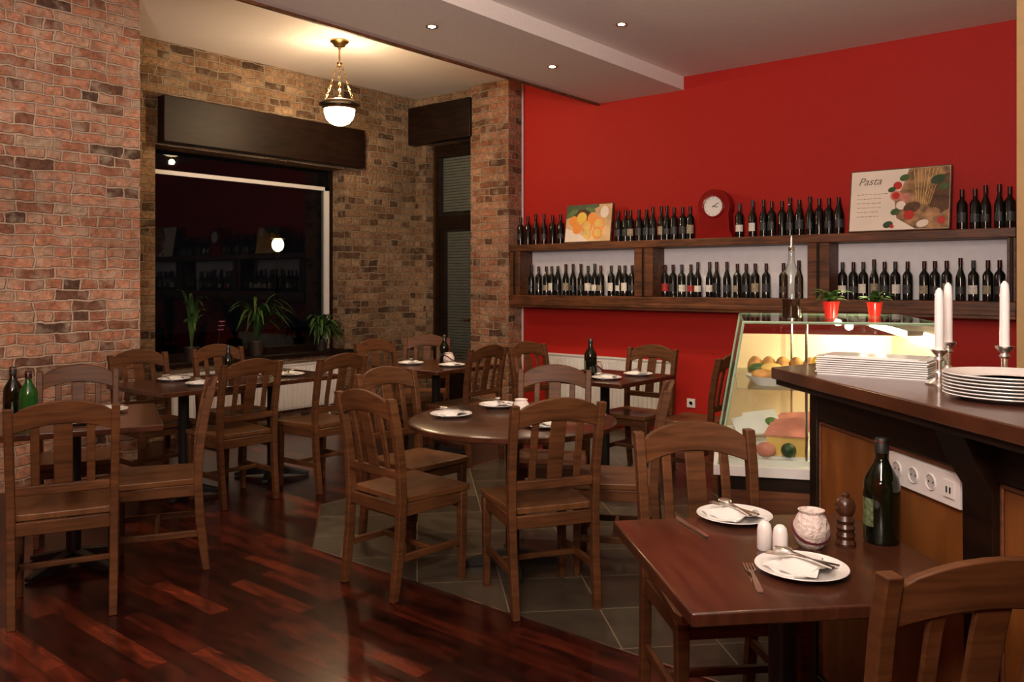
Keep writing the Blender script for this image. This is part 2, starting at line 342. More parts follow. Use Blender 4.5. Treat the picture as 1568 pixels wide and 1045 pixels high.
# ------------------------------------------------------------------ chair
def yb(z):
    P=[(0,-0.235),(0.25,-0.205),(0.45,-0.195),(0.62,-0.203),(0.80,-0.232),(0.95,-0.268)]
    for (z0,y0),(z1,y1) in zip(P,P[1:]):
        if z<=z1:
            t=(z-z0)/(z1-z0); return y0+(y1-y0)*t
    return P[-1][1]
def chair_mesh():
    b=MB()
    for sx in (-1,1):
        secs=[]
        for z in (0,0.12,0.25,0.36,0.45,0.54,0.62,0.71,0.80,0.88,0.92):
            h=0.017 if z<0.1 else 0.021; x=sx*(0.19+0.012*(z/0.92)); y=yb(z); w=0.017
            secs.append([(x-w,y-h,z),(x+w,y-h,z),(x+w,y+h,z),(x-w,y+h,z)])
        b.loft(secs,'chair')
        secs=[]
        for z,w in ((0,0.014),(0.2,0.018),(0.43,0.021)):
            x=sx*0.192; y=0.178; secs.append([(x-w,y-w,z),(x+w,y-w,z),(x+w,y+w,z),(x-w,y+w,z)])
        b.loft(secs,'chair')
        b.box((sx*0.19-0.011,-0.19,0.375),(sx*0.19+0.011,0.16,0.432),'chair')
        b.box((sx*0.19-0.010,-0.20,0.17),(sx*0.19+0.010,0.17,0.203),'chair')
    b.box((-0.18,0.168,0.375),(0.18,0.19,0.432),'chair'); b.box((-0.18,-0.205,0.375),(0.18,-0.185,0.432),'chair')
    b.box((-0.185,-0.012,0.175),(0.185,0.010,0.2),'chair')
    secs=[];n=12
    for i in range(n+1):
        x=-0.186+0.372*i/n; t=max(0.0,1-(x/0.186)**2)
        zb=0.812+0.038*t; zt=0.895+0.055*t**0.8; d=-0.018*t
        y0=yb(zb)+d; y1=yb(zt)+d
        secs.append([(x,y0-0.012,zb),(x,y0+0.012,zb),(x,y1+0.011,zt),(x,y1-0.011,zt)])
    b.loft(secs,'chair')
    b.box((-0.18,yb(0.56)-0.012,0.545),(0.18,yb(0.56)+0.012,0.585),'chair')
    for xc,w in ((-0.105,0.017),(0,0.036),(0.105,0.017)):
        secs=[]
        for z in (0.57,0.65,0.73,0.80,0.85):
            t=1-(xc/0.186)**2; y=yb(z)-0.018*t*max(0,(z-0.57)/0.28)
            secs.append([(xc-w,y-0.006,z),(xc+w,y-0.006,z),(xc+w,y+0.006,z),(xc-w,y+0.006,z)])
        b.loft(secs,'chair')
    nx,ny=12,10; top=[];bot=[]
    for j in range(ny+1):
        y=-0.178+0.398*j/ny; hw=0.190+0.03*j/ny
        if j==ny: hw-=0.012
        for i in range(nx+1):
            u=-1+2*i/nx; v=-1+2*j/ny
            d=0.011*max(0,1-u*u)*max(0,1-(v*0.9)**2)*(1.0-0.45*math.exp(-(u/0.2)**2))
            top.append((u*hw,y,0.462-d)); bot.append((u*hw*0.985,y,0.432))
    nv=len(top); vs=top+bot; fs=[]; W=nx+1
    for j in range(ny):
        for i in range(nx):
            a=j*W+i; fs.append((a,a+1,a+W+1,a+W)); fs.append((nv+a,nv+a+W,nv+a+W+1,nv+a+1))
    for i in range(nx):
        fs.append((i,nv+i,nv+i+1,i+1)); a=ny*W+i; fs.append((a,a+1,nv+a+1,nv+a))
    for j in range(ny):
        a=j*W; fs.append((a,a+W,nv+a+W,nv+a)); a=j*W+nx; fs.append((a,nv+a,nv+a+W,a+W))
    b.add(vs,fs,'chairseat',True)
    o=b.obj('dining_chair',bevel=0.004); return o
CH=chair_mesh(); first=[True]
def chair(bx,by,fx,fy,jit=0):
    """bx,by = centre of the backrest on plan, f = facing"""
    l=math.hypot(fx,fy); fx/=l; fy/=l
    loc=(bx+0.22*fx,by+0.22*fy,0.0); rz=face_rot(fx,fy)
    if first[0]:
        CH.location=loc; CH.rotation_euler=(0,0,rz); first[0]=False
    else: inst(CH.data,'dining_chair',loc,rz,bevel=0.004)
chair(-3.73,1.52,-0.91,0.41)
chair(-4.02,2.33,-0.523,-0.938)
chair(-5.12,2.17,0.91,-0.41)
chair(-4.76,3.09,-1,0.03)
chair(-4.63,3.72,-1,-0.05)
chair(-5.95,3.60,1,0)
chair(-5.93,2.95,1,0)
chair(-2.985,2.585,0.08,1)
chair(-2.16,2.92,-0.85,0.52)
chair(-1.35,2.66,0.7246,-0.689)
chair(-0.32,1.77,-0.7246,0.689)
chair(-2.94,3.96,0.5,-0.86)
chair(-3.62,3.28,1,-0.05)
chair(-2.10,3.72,-0.87,-0.49)
chair(-5.46,4.80,1,0)
chair(-5.53,5.46,0.6,-0.8)
chair(-4.36,4.95,-1,0)
chair(-3.30,5.70,0,-1)
chair(-4.24,5.38,1,-0.1)
chair(-2.55,5.46,-1,0)

# ------------------------------------------------------------------ tables
def pedestal(b,h,foot=0.27,rot=R(45)):
    b.lathe([(0.035,0.03),(0.035,h-0.06),(0.05,h-0.04),(0.05,h-0.035)],'black',16)
    b.box((-0.18,-0.18,h-0.045),(0.18,0.18,h-0.035),'black')
    for k in range(4):
        T=Matrix.Rotation(rot+k*math.pi/2,4,'Z')
        b.loft([[(0.0,-0.03,0.02),(0.0,0.03,0.02),(0.0,0.03,0.09),(0.0,-0.03,0.09)],[(foot,-0.022,0.004),(foot,0.022,0.004),(foot,0.022,0.025),(foot,-0.022,0.025)]],'black',T=T)
def table(x,y,sx,sy,rz,two=False,h=0.75,rot=R(45)):
    b=MB(); b.box((-sx/2,-sy/2,h-0.032),(sx/2,sy/2,h),'table')
    if two:
        for dy in (-sy/4,sy/4):
            c=MB(); pedestal(c,h)
            for i,(f,m,s) in enumerate(zip(c.f,c.m,c.sm)): b.f.append([k+len(b.v) for k in f]); b.m.append(b.mi(c.mats[m])); b.sm.append(s)
            b.v+= [p+Vector((0,dy,0)) for p in c.v]
    else: pedestal(b,h,rot=rot)
    return b.obj('dining_table',(x,y,0),rz,bevel=0.006)
table(-0.822+0.0,2.088,0.687,0.72,R(-43.56))
table(-4.42,1.85,0.8,0.8,face_rot(-0.91,0.41))
table(-5.33,3.30,0.75,1.4,0,True)
table(-4.90,4.95,0.75,0.75,0)
table(-3.38,5.18,0.75,0.75,0)
b=MB(); b.lathe([(0.0,0.75),(0.515,0.75),(0.53,0.742),(0.53,0.722),(0.515,0.714),(0,0.714)],'table',64); pedestal(b,0.75)
b.obj('round_dining_table',(-2.70,3.28,0))

# ------------------------------------------------------------------ tableware
def fork_into(b,T,L=0.19):
    b.loft([[(-0.006,0,0.001),(0.006,0,0.001),(0.006,0,0.004),(-0.006,0,0.004)],[(-0.008,0.02,0.001),(0.008,0.02,0.001),(0.008,0.02,0.004),(-0.008,0.02,0.004)],
            [(-0.0035,L*0.62,0.006),(0.0035,L*0.62,0.006),(0.0035,L*0.62,0.009),(-0.0035,L*0.62,0.009)],[(-0.012,L*0.74,0.003),(0.012,L*0.74,0.003),(0.012,L*0.74,0.005),(-0.012,L*0.74,0.005)]],'silver',T=T)
    for k in range(4):
        x=-0.0105+0.007*k; b.box((x-0.0017,L*0.73,0.003),(x+0.0017,L,0.0055),'silver',T=T)
def knife_into(b,T,L=0.21):
    b.loft([[(-0.006,0,0.001),(0.006,0,0.001),(0.006,0,0.006),(-0.006,0,0.006)],[(-0.007,L*0.42,0.001),(0.007,L*0.42,0.001),(0.007,L*0.42,0.006),(-0.007,L*0.42,0.006)],
            [(-0.009,L*0.5,0.002),(0.008,L*0.5,0.002),(0.008,L*0.5,0.004),(-0.009,L*0.5,0.004)],[(-0.009,L*0.85,0.002),(0.009,L*0.85,0.002),(0.009,L*0.85,0.003),(-0.009,L*0.85,0.003)],[(0.004,L,0.002),(0.007,L,0.002),(0.007,L,0.003),(0.004,L,0.003)]],'silver',T=T)
def spoon_into(b,T,L=0.19):
    b.loft([[(-0.006,0,0.001),(0.006,0,0.001),(0.006,0,0.004),(-0.006,0,0.004)],[(-0.003,L*0.7,0.006),(0.003,L*0.7,0.006),(0.003,L*0.7,0.009),(-0.003,L*0.7,0.009)]],'silver',T=T)
    b.ell((0,L*0.85,0.008),(0.018,L*0.16,0.005),'silver',T=T)
def setting_mesh():
    b=MB()
    b.lathe([(0,0.004),(0.060,0.004),(0.068,0.008),(0.108,0.018),(0.109,0.0165),(0.070,0.004),(0.060,0.0),(0,0.0)],'china',40)
    for (ang,z0,s) in ((0.3,0.011,1.0),(0.9,0.018,0.85)):
        T=Matrix.Rotation(ang,4,'Z'); n=8; vs=[];fs=[]
        for j in range(n+1):
            for i in range(n+1):
                x=(-0.08+0.16*i/n)*s; y=(-0.05+0.10*j/n)*s
                z=z0+0.011*noise.noise(Vector((x*24,y*24,ang*5)))+0.010*(1-abs(i-n/2)/(n/2))+0.004
                vs.append((x,y,z))
        nv=len(vs); vs+=[(p[0],p[1],p[2]-0.004) for p in vs]
        for j in range(n):
            for i in range(n):
                a=j*(n+1)+i; fs.append((a,a+1,a+n+2,a+n+1)); fs.append((nv+a,nv+a+n+1,nv+a+n+2,nv+a+1))
        for i in range(n):
            fs.append((i,nv+i,nv+i+1,i+1)); a=n*(n+1)+i; fs.append((a,a+1,nv+a+1,nv+a))
            a=i*(n+1); fs.append((a,a+n+1,nv+a+n+1,nv+a)); a=i*(n+1)+n; fs.append((a,nv+a,nv+a+n+1,a+n+1))
        b.add(vs,fs,'napkin',True,T)
    spoon_into(b,Matrix.Translation((0.03,-0.085,0.034))@Matrix.Rotation(0.35,4,'Z'),0.17)
    fork_into(b,Matrix.Translation((0.055,-0.07,0.032))@Matrix.Rotation(0.75,4,'Z'),0.17)
    return b.obj('place_setting')
PS=setting_mesh(); PS.location=(-1.05,2.30,0.75); PS.rotation_euler=(0,0,0.6)
def setting(x,y,r=0.0): inst(PS.data,'place_setting',(x,y,0.75),r)
setting(-0.735,1.985,0.9)
b=MB(); fork_into(b,Matrix.Identity(4)); b.obj('fork',(-0.755,1.79,0.75),face_rot(-0.129,0.206))
b=MB(); knife_into(b,Matrix.Identity(4)); b.obj('table_knife',(-1.03,2.085,0.75),face_rot(-0.148,0.111))
for x,y,r in ((-4.25,1.80,1.0),(-4.5,2.05,2),(-4.62,1.85,0.3),(-5.18,3.0,1.2),(-5.55,3.0,2),(-5.18,3.7,0.2),(-5.5,3.62,1.5),
              (-2.98,3.12,1.2),(-3.0,3.52,0.4),(-2.42,3.18,2.1),(-2.42,3.52,0.2),(-4.72,4.95,1),(-5.1,4.85,0.4),(-3.2,5.35,0.4),(-3.25,5.0,1.3)): setting(x,y,r)

def shaker():
    b=MB(); b.lathe([(0.017,0),(0.0195,0.004),(0.019,0.05),(0.016,0.066),(0.009,0.074),(0,0.076)],'china',20); return b.obj('salt_shaker')
SH=shaker(); SH.location=(-0.872,2.093,0.75)
inst(SH.data,'salt_shaker',(-0.826,2.083,0.75))
def votive():
    b=MB()
    b.lathe([(0.026,0),(0.038,0.012),(0.047,0.038),(0.046,0.06),(0.036,0.082),(0.030,0.090),(0.034,0.098),(0.030,0.098),(0.026,0.088),(0.0,0.085)],'votive',32)
    Tr=Matrix.Translation((0,0,0.048))@Matrix.Rotation(R(-50),4,'Z')@Matrix.Rotation(R(38),4,'Y')
    b.lathe([(0.0495,-0.005),(0.0515,0.0),(0.0495,0.005)],'ribbon',32,T=Tr)
    return b.obj('ceramic_votive_pot')
VO=votive(); VO.location=(-0.785,2.19,0.75)
inst(VO.data,'ceramic_votive_pot',(-2.66,3.30,0.75),1.0); inst(SH.data,'salt_shaker',(-2.60,3.26,0.75)); inst(SH.data,'salt_shaker',(-2.565,3.30,0.75))
inst(VO.data,'ceramic_votive_pot',(-4.85,5.05,0.75),2.0); inst(VO.data,'ceramic_votive_pot',(-5.2,3.42,0.75),2.0); inst(VO.data,'ceramic_votive_pot',(-3.5,5.25,0.75),2.0)
b=MB()
b.lathe([(0.026,0),(0.027,0.006),(0.021,0.016),(0.025,0.026),(0.02,0.036),(0.025,0.046),(0.02,0.056),(0.024,0.066),(0.017,0.078),(0.024,0.088),(0.026,0.105),(0.020,0.120),(0.010,0.126),(0.012,0.134),(0.0,0.140)],'millwood',28)
b.obj('pepper_mill',(-0.722,2.268,0.75))
def oil_bottle(name,loc,mat='oil',s=1.0):
    b=MB()
    b.lathe([(0.0,0),(0.040*s,0),(0.044*s,0.006),(0.044*s,0.145*s),(0.040*s,0.165*s),(0.020*s,0.200*s),(0.015*s,0.215*s),(0.015*s,0.245*s),(0.0,0.245*s)],mat,28)
    b.lathe([(0.017*s,0.228*s),(0.017*s,0.262*s),(0.014*s,0.266*s),(0,0.266*s)],'foil' if mat!='oil' else 'black',20)
    b.lathe([(0.0175*s,0.254*s),(0.0175*s,0.26*s)],'steel',20)
    seg=14; vs=[];fs=[]
    for j,z in enumerate((0.045*s,0.115*s)):
        for i in range(seg+1):
            a=R(-190)+R(90)*i/seg; vs.append((0.0447*s*math.cos(a),0.0447*s*math.sin(a),z))
    for i in range(seg): fs.append((i,i+1,seg+2+i,seg+1+i))
    b.add(vs,fs,'lab_c' if mat!='oil' else 'lab_g',True)
    return b.obj(name,loc)
oil_bottle('olive_oil_bottle',(-0.655,2.355,0.75),s=1.05)
oil_bottle('olive_oil_bottle',(-3.42,5.05,0.75),s=1.05)
oil_bottle('olive_oil_bottle',(-4.62,1.64,0.75)); oil_bottle('mineral_water_bottle',(-4.48,1.66,0.75),'greenb',0.95)
oil_bottle('olive_oil_bottle',(-4.98,5.13,0.75),s=0.9); oil_bottle('olive_oil_bottle',(-5.35,3.30,0.75),s=0.9)

# ------------------------------------------------------------------ wine shelf
b=MB(); yf=6.87
b.box((-5.70,yf,1.765),(-1.0,7.12,1.835),'shelf'); b.box((-5.70,yf,1.17),(-1.0,7.12,1.30),'shelf')
b.box((-5.70,yf-0.012,1.195),(-1.0,yf,1.235),'shelf')
for x0,x1 in ((-5.70,-5.57),(-4.16,-3.96),(-2.50,-2.32),(-1.06,-1.0)):
    b.box((x0,yf+0.01,1.30),(x1,7.12,1.765),'shelf'); b.box(((x0+x1)/2-0.012,yf,1.30),((x0+x1)/2+0.012,yf+0.012,1.765),'dark')
for x0,x1 in ((-5.57,-4.16),(-3.96,-2.50),(-2.32,-1.06)): b.box((x0,7.10,1.30),(x1,7.12,1.765),'whiteback')
b.obj('wine_shelf',bevel=0.006)
def wbottle(b,x,y,z,lab,kind):
    r=0.037; h=0.30
    if kind==0: prof=[(0,0),(r,0),(r,0.19),(r*0.85,0.205),(0.0145,0.228),(0.0145,h),(0,h)]
    elif kind==1: prof=[(0,0),(r+0.003,0),(r+0.003,0.15),(0.03,0.20),(0.016,0.25),(0.0145,h),(0,h)]
    else: prof=[(0,0),(r-0.002,0),(r-0.002,0.17),(0.03,0.19),(0.0145,0.24),(0.0145,h+0.02),(0,h+0.02)]
    b.lathe(prof,'wine',14,(x,y,z))
    b.lathe([(0.0155,prof[-1][1]-0.055),(0.0155,prof[-1][1]+0.001),(0,prof[-1][1]+0.001)],'foil' if lab!='lab_w' else 'lab_d',10,(x,y,z))
    if lab:
        rr=prof[1][0]+0.0008; seg=10; vs=[];fs=[]; a0=random.uniform(-0.5,0.6)
        for zz in (0.05,0.05+random.uniform(0.05,0.08)):
            for i in range(seg+1):
                a=R(-90)+a0-R(55)+R(110)*i/seg; vs.append((x+rr*math.cos(a),y+rr*math.sin(a),z+zz))
        for i in range(seg): fs.append((i,i+1,seg+2+i,seg+1+i))
        b.add(vs,fs,lab,True)
def row(x0,x1,n,z,labs,yc=6.98):
    b=MB()
    for i in range(n):
        x=x0+(x1-x0)*i/(n-1)+random.uniform(-0.008,0.008); k=i*3//n
        wbottle(b,x,yc+random.uniform(-0.02,0.02),z,labs[i%len(labs)],random.choice((0,0,1,2)) if i%4==0 else (0,2,0)[k])
    b.obj('wine_bottles')
zt=1.837; zl=1.302
row(-5.62,-5.10,6,zt,['lab_d',None,'lab_d']); row(-4.40,-3.62,11,zt,['lab_d','lab_d','lab_c','lab_d'])
row(-3.14,-3.02,2,zt,['lab_w']); row(-2.92,-2.27,9,zt,['lab_d','lab_d',None,'lab_d']); row(-1.37,-1.05,5,zt,['lab_d'])
row(-5.47,-4.23,15,zl,['lab_d','lab_d','lab_c','lab_w','lab_d','lab_c','lab_d','lab_d','lab_w','lab_w','lab_c','lab_w','lab_w','lab_w','lab_d']); row(-3.89,-2.90,12,zl,['lab_r','lab_d','lab_w','lab_r','lab_w','lab_w','lab_d','lab_d','lab_c','lab_d','lab_c','lab_d']); row(-2.74,-2.60,2,zl,['lab_d'])
row(-2.24,-1.76,7,zl,['lab_w','lab_d','lab_w','lab_c','lab_d']); row(-1.64,-1.12,7,zl,['lab_c','lab_d','lab_c','lab_d','lab_w'])

def arc(cx,cz,r,a0,a1,n): return [(cx+r*math.cos(R(a0+(a1-a0)*i/n)),cz+r*math.sin(R(a0+(a1-a0)*i/n))) for i in range(n+1)]
b=MB()
out=[(-0.175,0),(0.175,0),(0.175,0.025),(0.15,0.06),(0.142,0.20)]+arc(0,0.285,0.155,-25,205,24)+[(-0.142,0.20),(-0.15,0.06),(-0.175,0.025)]
b.prism(out,-0.045,0.045,'clockred',axis='y')
T=Matrix.Translation((0,-0.045,0.285))@Matrix.Rotation(R(90),4,'X')
b.lathe([(0.105,0),(0.105,0.012),(0.090,0.016),(0.090,0.004)],'clockred',36,T=T); b.lathe([(0.090,0.0),(0.090,0.006),(0,0.006)],'white',36,T=T)
b.box((-0.003,-0.01,0.0065),(0.003,0.06,0.008),'black',T=T@Matrix.Rotation(R(-60),4,'Z')); b.box((-0.003,-0.01,0.0065),(0.003,0.045,0.008),'black',T=T@Matrix.Rotation(R(-100),4,'Z'))
for k in range(12): b.box((-0.0018,0.072,0.0062),(0.0018,0.082,0.0075),'black',T=T@Matrix.Rotation(R(30*k),4,'Z'))
b.obj('mantel_clock',(-3.37,6.99,zt),bevel=0.004)

def disc(b,x,z,r,mat,y,sx=1,sz=1,rot=0,n=24):
    pts=[]
    for i in range(n):
        a=2*math.pi*i/n; px=sx*r*math.cos(a); pz=sz*r*math.sin(a)
        pts.append((x+px*math.cos(rot)-pz*math.sin(rot),z+px*math.sin(rot)+pz*math.cos(rot)))
    b.prism(pts,y-0.0006,y,mat,axis='y')
b=MB(); W,H=0.56,0.39
b.box((0,0,0),(W,0.022,H),'brownp'); b.box((0.008,-0.0008,0.008),(W-0.008,0,H-0.008),'canvas2')
y=-0.0009
b.prism([(0.008,0.25),(0.25,0.30),(0.40,0.36),(0.40,H-0.008),(0.008,H-0.008)],y-0.0004,y,'leaf',axis='y')
disc(b,0.20,0.27,0.09,'brownp',y-0.0002,1.3,0.8)
b.prism([(0.008,0.008),(0.3,0.008),(0.17,0.10),(0.008,0.15)],y-0.0004,y,'canvas',axis='y')
k=0
for x,z,r,m in ((0.10,0.22,0.055,'orange'),(0.20,0.25,0.06,'lemon'),(0.33,0.24,0.06,'orange'),(0.27,0.16,0.065,'orange'),(0.41,0.18,0.07,'orange'),(0.15,0.14,0.055,'orange'),(0.40,0.09,0.06,'orange'),(0.28,0.08,0.05,'cheese')):
    k+=1; disc(b,x,z,r,m,y-0.0006-0.0003*k)
    if k in (4,5,7): disc(b,x,z,r*0.72,'cheese',y-0.0009-0.0003*k)
disc(b,0.08,0.30,0.05,'leafl',y-0.003,1.5,0.6,0.5); disc(b,0.47,0.30,0.05,'canvas',y-0.003,1,1.2); disc(b,0.30,0.33,0.04,'leafl',y-0.003,1.6,0.5,-0.3)
b.obj('fruit_canvas_picture',(-5.02,6.93,zt+0.003),rot=(R(-8),0,0))
b=MB(); W,H=0.74,0.50
b.box((0,0,0),(W,0.022,H),'brownp'); b.box((0.008,-0.0008,0.008),(W-0.008,0,H-0.008),'canvas')
b.prism([(0.44,H-0.01),(0.40,0.36),(0.34,0.24),(0.36,0.10),(0.50,0.01),(W-0.01,0.01),(W-0.01,H-0.01)],y-0.0004,y,'tan',axis='y')
b.prism([(0.60,0.40),(W-0.01,0.44),(W-0.01,0.16),(0.64,0.10),(0.56,0.24)],y-0.0006,y-0.0004,'brownp',axis='y')
for i in range(16):
    x=0.46+0.014*i; b.prism([(x,H-0.02),(x+0.004,H-0.02),(x*0.45+0.29+0.003,0.20),(x*0.45+0.29,0.20)],y-0.0010,y-0.0006,'cheese' if i%2 else 'tan',axis='y')
k=0
for x,z,r,m,sx in ((0.36,0.36,0.032,'tomato',1),(0.35,0.28,0.042,'ham',1),(0.35,0.28,0.028,'tomato',1),(0.42,0.26,0.035,'ham',1),(0.39,0.20,0.035,'canvas',1),(0.47,0.18,0.042,'brownp',1.5),(0.65,0.39,0.035,'leaf',1.6),(0.69,0.33,0.025,'leafl',1.4),(0.60,0.12,0.05,'tan',1.5),(0.45,0.12,0.038,'tomato',1),(0.35,0.15,0.025,'leafl',1.4),(0.41,0.42,0.025,'leafl',1.5),(0.32,0.33,0.02,'leaf',1.5),(0.55,0.05,0.028,'canvas',1.6),(0.68,0.07,0.028,'tomato',1),(0.30,0.05,0.025,'leaf',1.5),(0.33,0.035,0.015,'tomato',1)):
    k+=1; disc(b,x,z,r,m,y-0.0010-0.0003*k,sx,1,k*0.7 if sx<1.3 else 0.3)
for j in range(6):
    x=0.06
    random.seed(j+3)
    while x<0.26-0.01*j:
        w=random.uniform(0.012,0.035); b.box((x,y-0.0006,0.30-0.036*j),(x+w,y,0.304-0.036*j),'tan'); x+=w+0.008
pp=b.obj('pasta_canvas_picture',(-2.175,6.90,zt+0.004),rot=(R(-9),0,0))
tx=bpy.data.curves.new('pasta_lettering','FONT'); tx.body='Pasta'; tx.size=0.085; tx.shear=0.35; tx.extrude=0.0004; tx.materials.append(M['ink'])
to=bpy.data.objects.new('pasta_lettering',tx); sc.collection.objects.link(to); to.parent=pp; to.location=(0.06,y-0.001,0.38); to.rotation_euler=(R(90),0,0)

b=MB(); b.box((-0.042,-0.010,-0.042),(0.042,0,0.042),'plastic'); b.lathe([(0.021,0.0),(0.021,0.006),(0.018,0.006),(0.018,-0.0)],'plastic',24,T=Matrix.Translation((0,-0.010,0))@Matrix.Rotation(R(90),4,'X'))
b.lathe([(0.018,0.001),(0,0.001)],'grey',24,T=Matrix.Translation((0,-0.010,0))@Matrix.Rotation(R(90),4,'X'))
b.obj('wall_socket',(-3.68,7.12,0.30),bevel=0.003)

# ------------------------------------------------------------------ pendant lamp
b=MB(); H0=3.63
b.lathe([(0.0,0),(0.085,0),(0.085,-0.012),(0.06,-0.03),(0.05,-0.05),(0.015,-0.06),(0.012,-0.08),(0,-0.08)],'brass',28,(0,0,H0))
b.tube([(0,0,H0-0.07),(0,0,H0-0.2)],0.008,'brass')
b.lathe([(0.012,-0.19),(0.025,-0.2),(0.02,-0.22),(0.0,-0.23)],'brass',16,(0,0,H0))
zr=3.06
for k in range(3):
    a=R(20+120*k); p0=Vector((0.012*math.cos(a),0.012*math.sin(a),H0-0.205)); p1=Vector((0.14*math.cos(a),0.14*math.sin(a),zr+0.02))
    n=13; d=(p1-p0); q=d.to_track_quat('Z','Y').to_matrix().to_4x4()
    for i in range(n):
        c=p0+d*((i+0.5)/n); L=d.length/n*0.68
        pts=[(0.009*math.cos(t*math.pi/4),0,L*math.sin(t*math.pi/4)) for t in range(9)]
        b.tube(pts,0.0028,'brass',5,T=Matrix.Translation(c)@q@Matrix.Rotation(R(90*(i%2)),4,'Z'))
b.lathe([(0.145,0.02),(0.18,0.0),(0.185,-0.012),(0.15,-0.03),(0.145,-0.055),(0.14,-0.055),(0.14,-0.02),(0.135,0.02)],'bronze',40,(0,0,zr))
b.lathe([(0.147,-0.032),(0.153,-0.04),(0.147,-0.05)],'brass',40,(0,0,zr))
b.lathe([(0.138,-0.05),(0.137,-0.09),(0.12,-0.14),(0.09,-0.175),(0.05,-0.195),(0,-0.20)],'globe',36,(0,0,zr))
b.obj('pendant_lamp',(-6.01,4.83,0))
def lamp(kind,name,loc,energy,col=(1,0.78,0.5),size=0.1,rot=None,spot=None,target=None,spread=None):
    l=bpy.data.lights.new(name,kind); l.energy=energy; l.color=col
    if kind=='AREA':
        l.shape='DISK'; l.size=size
        if spread: l.spread=R(spread)
    else: l.shadow_soft_size=size
    if kind=='SPOT' and spot: l.spot_size=R(spot); l.spot_blend=0.8
    o=bpy.data.objects.new(name,l); sc.collection.objects.link(o); o.location=loc
    if target: o.rotation_euler=(Vector(target)-Vector(loc)).to_track_quat('-Z','Y').to_euler()
    return o
lamp('POINT','pendant_bulb_light',(-6.01,4.83,3.16),42,(1,0.72,0.42),0.05)
lamp('POINT','pendant_glow_light',(-6.01,4.83,2.80),20,(1,0.70,0.38),0.03)
def downlight(x,y,z,e=40):
    b=MB(); b.lathe([(0.030,0.0),(0.044,0.0),(0.044,-0.006),(0.032,-0.004)],'brass',24); b.lathe([(0.030,-0.003),(0.022,-0.006),(0,-0.008)],'bulb',24)
    b.obj('ceiling_downlight',(x,y,z)); lamp('SPOT','downlight_spot',(x,y,z-0.015),e,(1,0.76,0.48),0.003,spot=115)
downlight(-4.20,4.20,3.26,52); downlight(-4.20,5.63,3.26,95); downlight(-3.35,5.36,3.385,62); downlight(-2.0,4.2,3.385,24); downlight(-4.20,2.4,3.26,16)  # last two sit out of view, added as fill for the room
downlight(-1.0,2.4,3.385,36); downlight(-2.4,1.2,3.385,8)  # unseen fixtures too, added as fill over the bar and near tables
lamp('AREA','flash_fill_light',(0.0,-0.7,3.0),112,(1,0.84,0.68),1.0,target=(-6.0,2.2,1.9))  # unseen soft fill added behind the camera, stands in for flash
lamp('AREA','ceiling_fill_light',(-0.2,-1.2,2.1),150,(1,0.86,0.80),0.8,target=(-2.9,3.9,6.0),spread=115)  # unseen uplight added behind the camera to brighten the ceiling

# ------------------------------------------------------------------ bar counter
b=MB(); ZB=1.15
b.prism([(0,0),(1.9,0),(1.9,0.46),(-0.243,0.46)],ZB-0.04,ZB,'bartop')
b.prism([(0.012,0.012),(1.88,0.012),(1.88,0.45),(-0.215,0.45)],ZB-0.06,ZB-0.04,'dark')
b.prism([(0.05,0.135),(1.88,0.135),(1.88,0.42),(-0.10,0.42)],0.0,ZB-0.05,'dark')
b.box((0.05,0.115,0.0),(0.10,0.14,ZB-0.06),'dark')
b.box((0.10,0.115,0.98),(1.88,0.14,ZB-0.06),'dark'); b.box((0.10,0.115,0.0),(1.88,0.14,0.12),'dark')
for x0,x1 in ((0.10,0.86),(0.97,1.72)):
    b.box((x0,0.128,0.12),(x1,0.137,0.98),'barpanel'); b.box((x0,0.122,0.965),(x1,0.13,0.98),'shelf'); b.box((x0,0.122,0.12),(x0+0.012,0.13,0.98),'shelf')
b.prism([(0.115,0.0),(0.14,0.0),(0.14,ZB-0.06),(0.03,ZB-0.06),(0.06,1.02),(0.105,0.95)],0.86,0.97,'dark',axis='x')
bar=b.obj('bar_counter',(-1.146,2.807,0),R(-43.56),bevel=0.004)
b=MB(); b.box((0,-0.012,0),(0.31,0,0.085),'plastic')
for k in range(4):
    T=Matrix.Translation((0.04+0.0767*k,-0.012,0.0425))@Matrix.Rotation(R(90),4,'X')
    if k<3:
        b.lathe([(0.022,0),(0.022,0.004),(0.019,0.004),(0.019,-0.001)],'plastic',24,T=T); b.lathe([(0.019,0.0005),(0,0.0005)],'white',24,T=T)
        for s in (-1,1): b.lathe([(0.0028,0.0),(0.0028,0.0012),(0,0.0012)],'black',8,T=T@Matrix.Translation((s*0.009,0,0)))
    else:
        b.box((-0.022,-0.022,0),(0.022,0.022,0.004),'plastic',T=T)
        for s in (-1,1): b.box((s*0.007-0.003,-0.01,0.004),(s*0.007+0.003,0.006,0.005),'black',T=T)
D=Vector((0.7246,-0.689,0)); Nn=Vector((0.689,0.7246,0)); A=Vector((-1.146,2.807,0))
p=A+D*0.529+Nn*0.128; b.obj('power_outlet_strip',(p.x,p.y,0.878),R(-43.56),bevel=0.003)
b=MB()
for k in range(9):
    z=k*0.0068; j=random.uniform(-0.004,0.004)
    b.prism([(-0.165+j,-0.1),(0.165+j,-0.1),(0.168+j,0.1),(-0.162+j,0.1)],z,z+0.0045,'china'); b.box((-0.14+j,-0.08,z+0.0045),(0.14+j,0.08,z+0.0068),'china')
b.obj('square_plate_stack',(-0.79,2.80,ZB),R(2),bevel=0.001)
b=MB()
for k in range(7):
    z=k*0.0085; b.lathe([(0.0,z),(0.085,z),(0.1,z+0.004),(0.150,z+0.016),(0.151,z+0.0135),(0.10,z+0.0),(0,z+0.0)],'china',48)
b.obj('round_plate_stack',(-0.37,2.43,ZB))
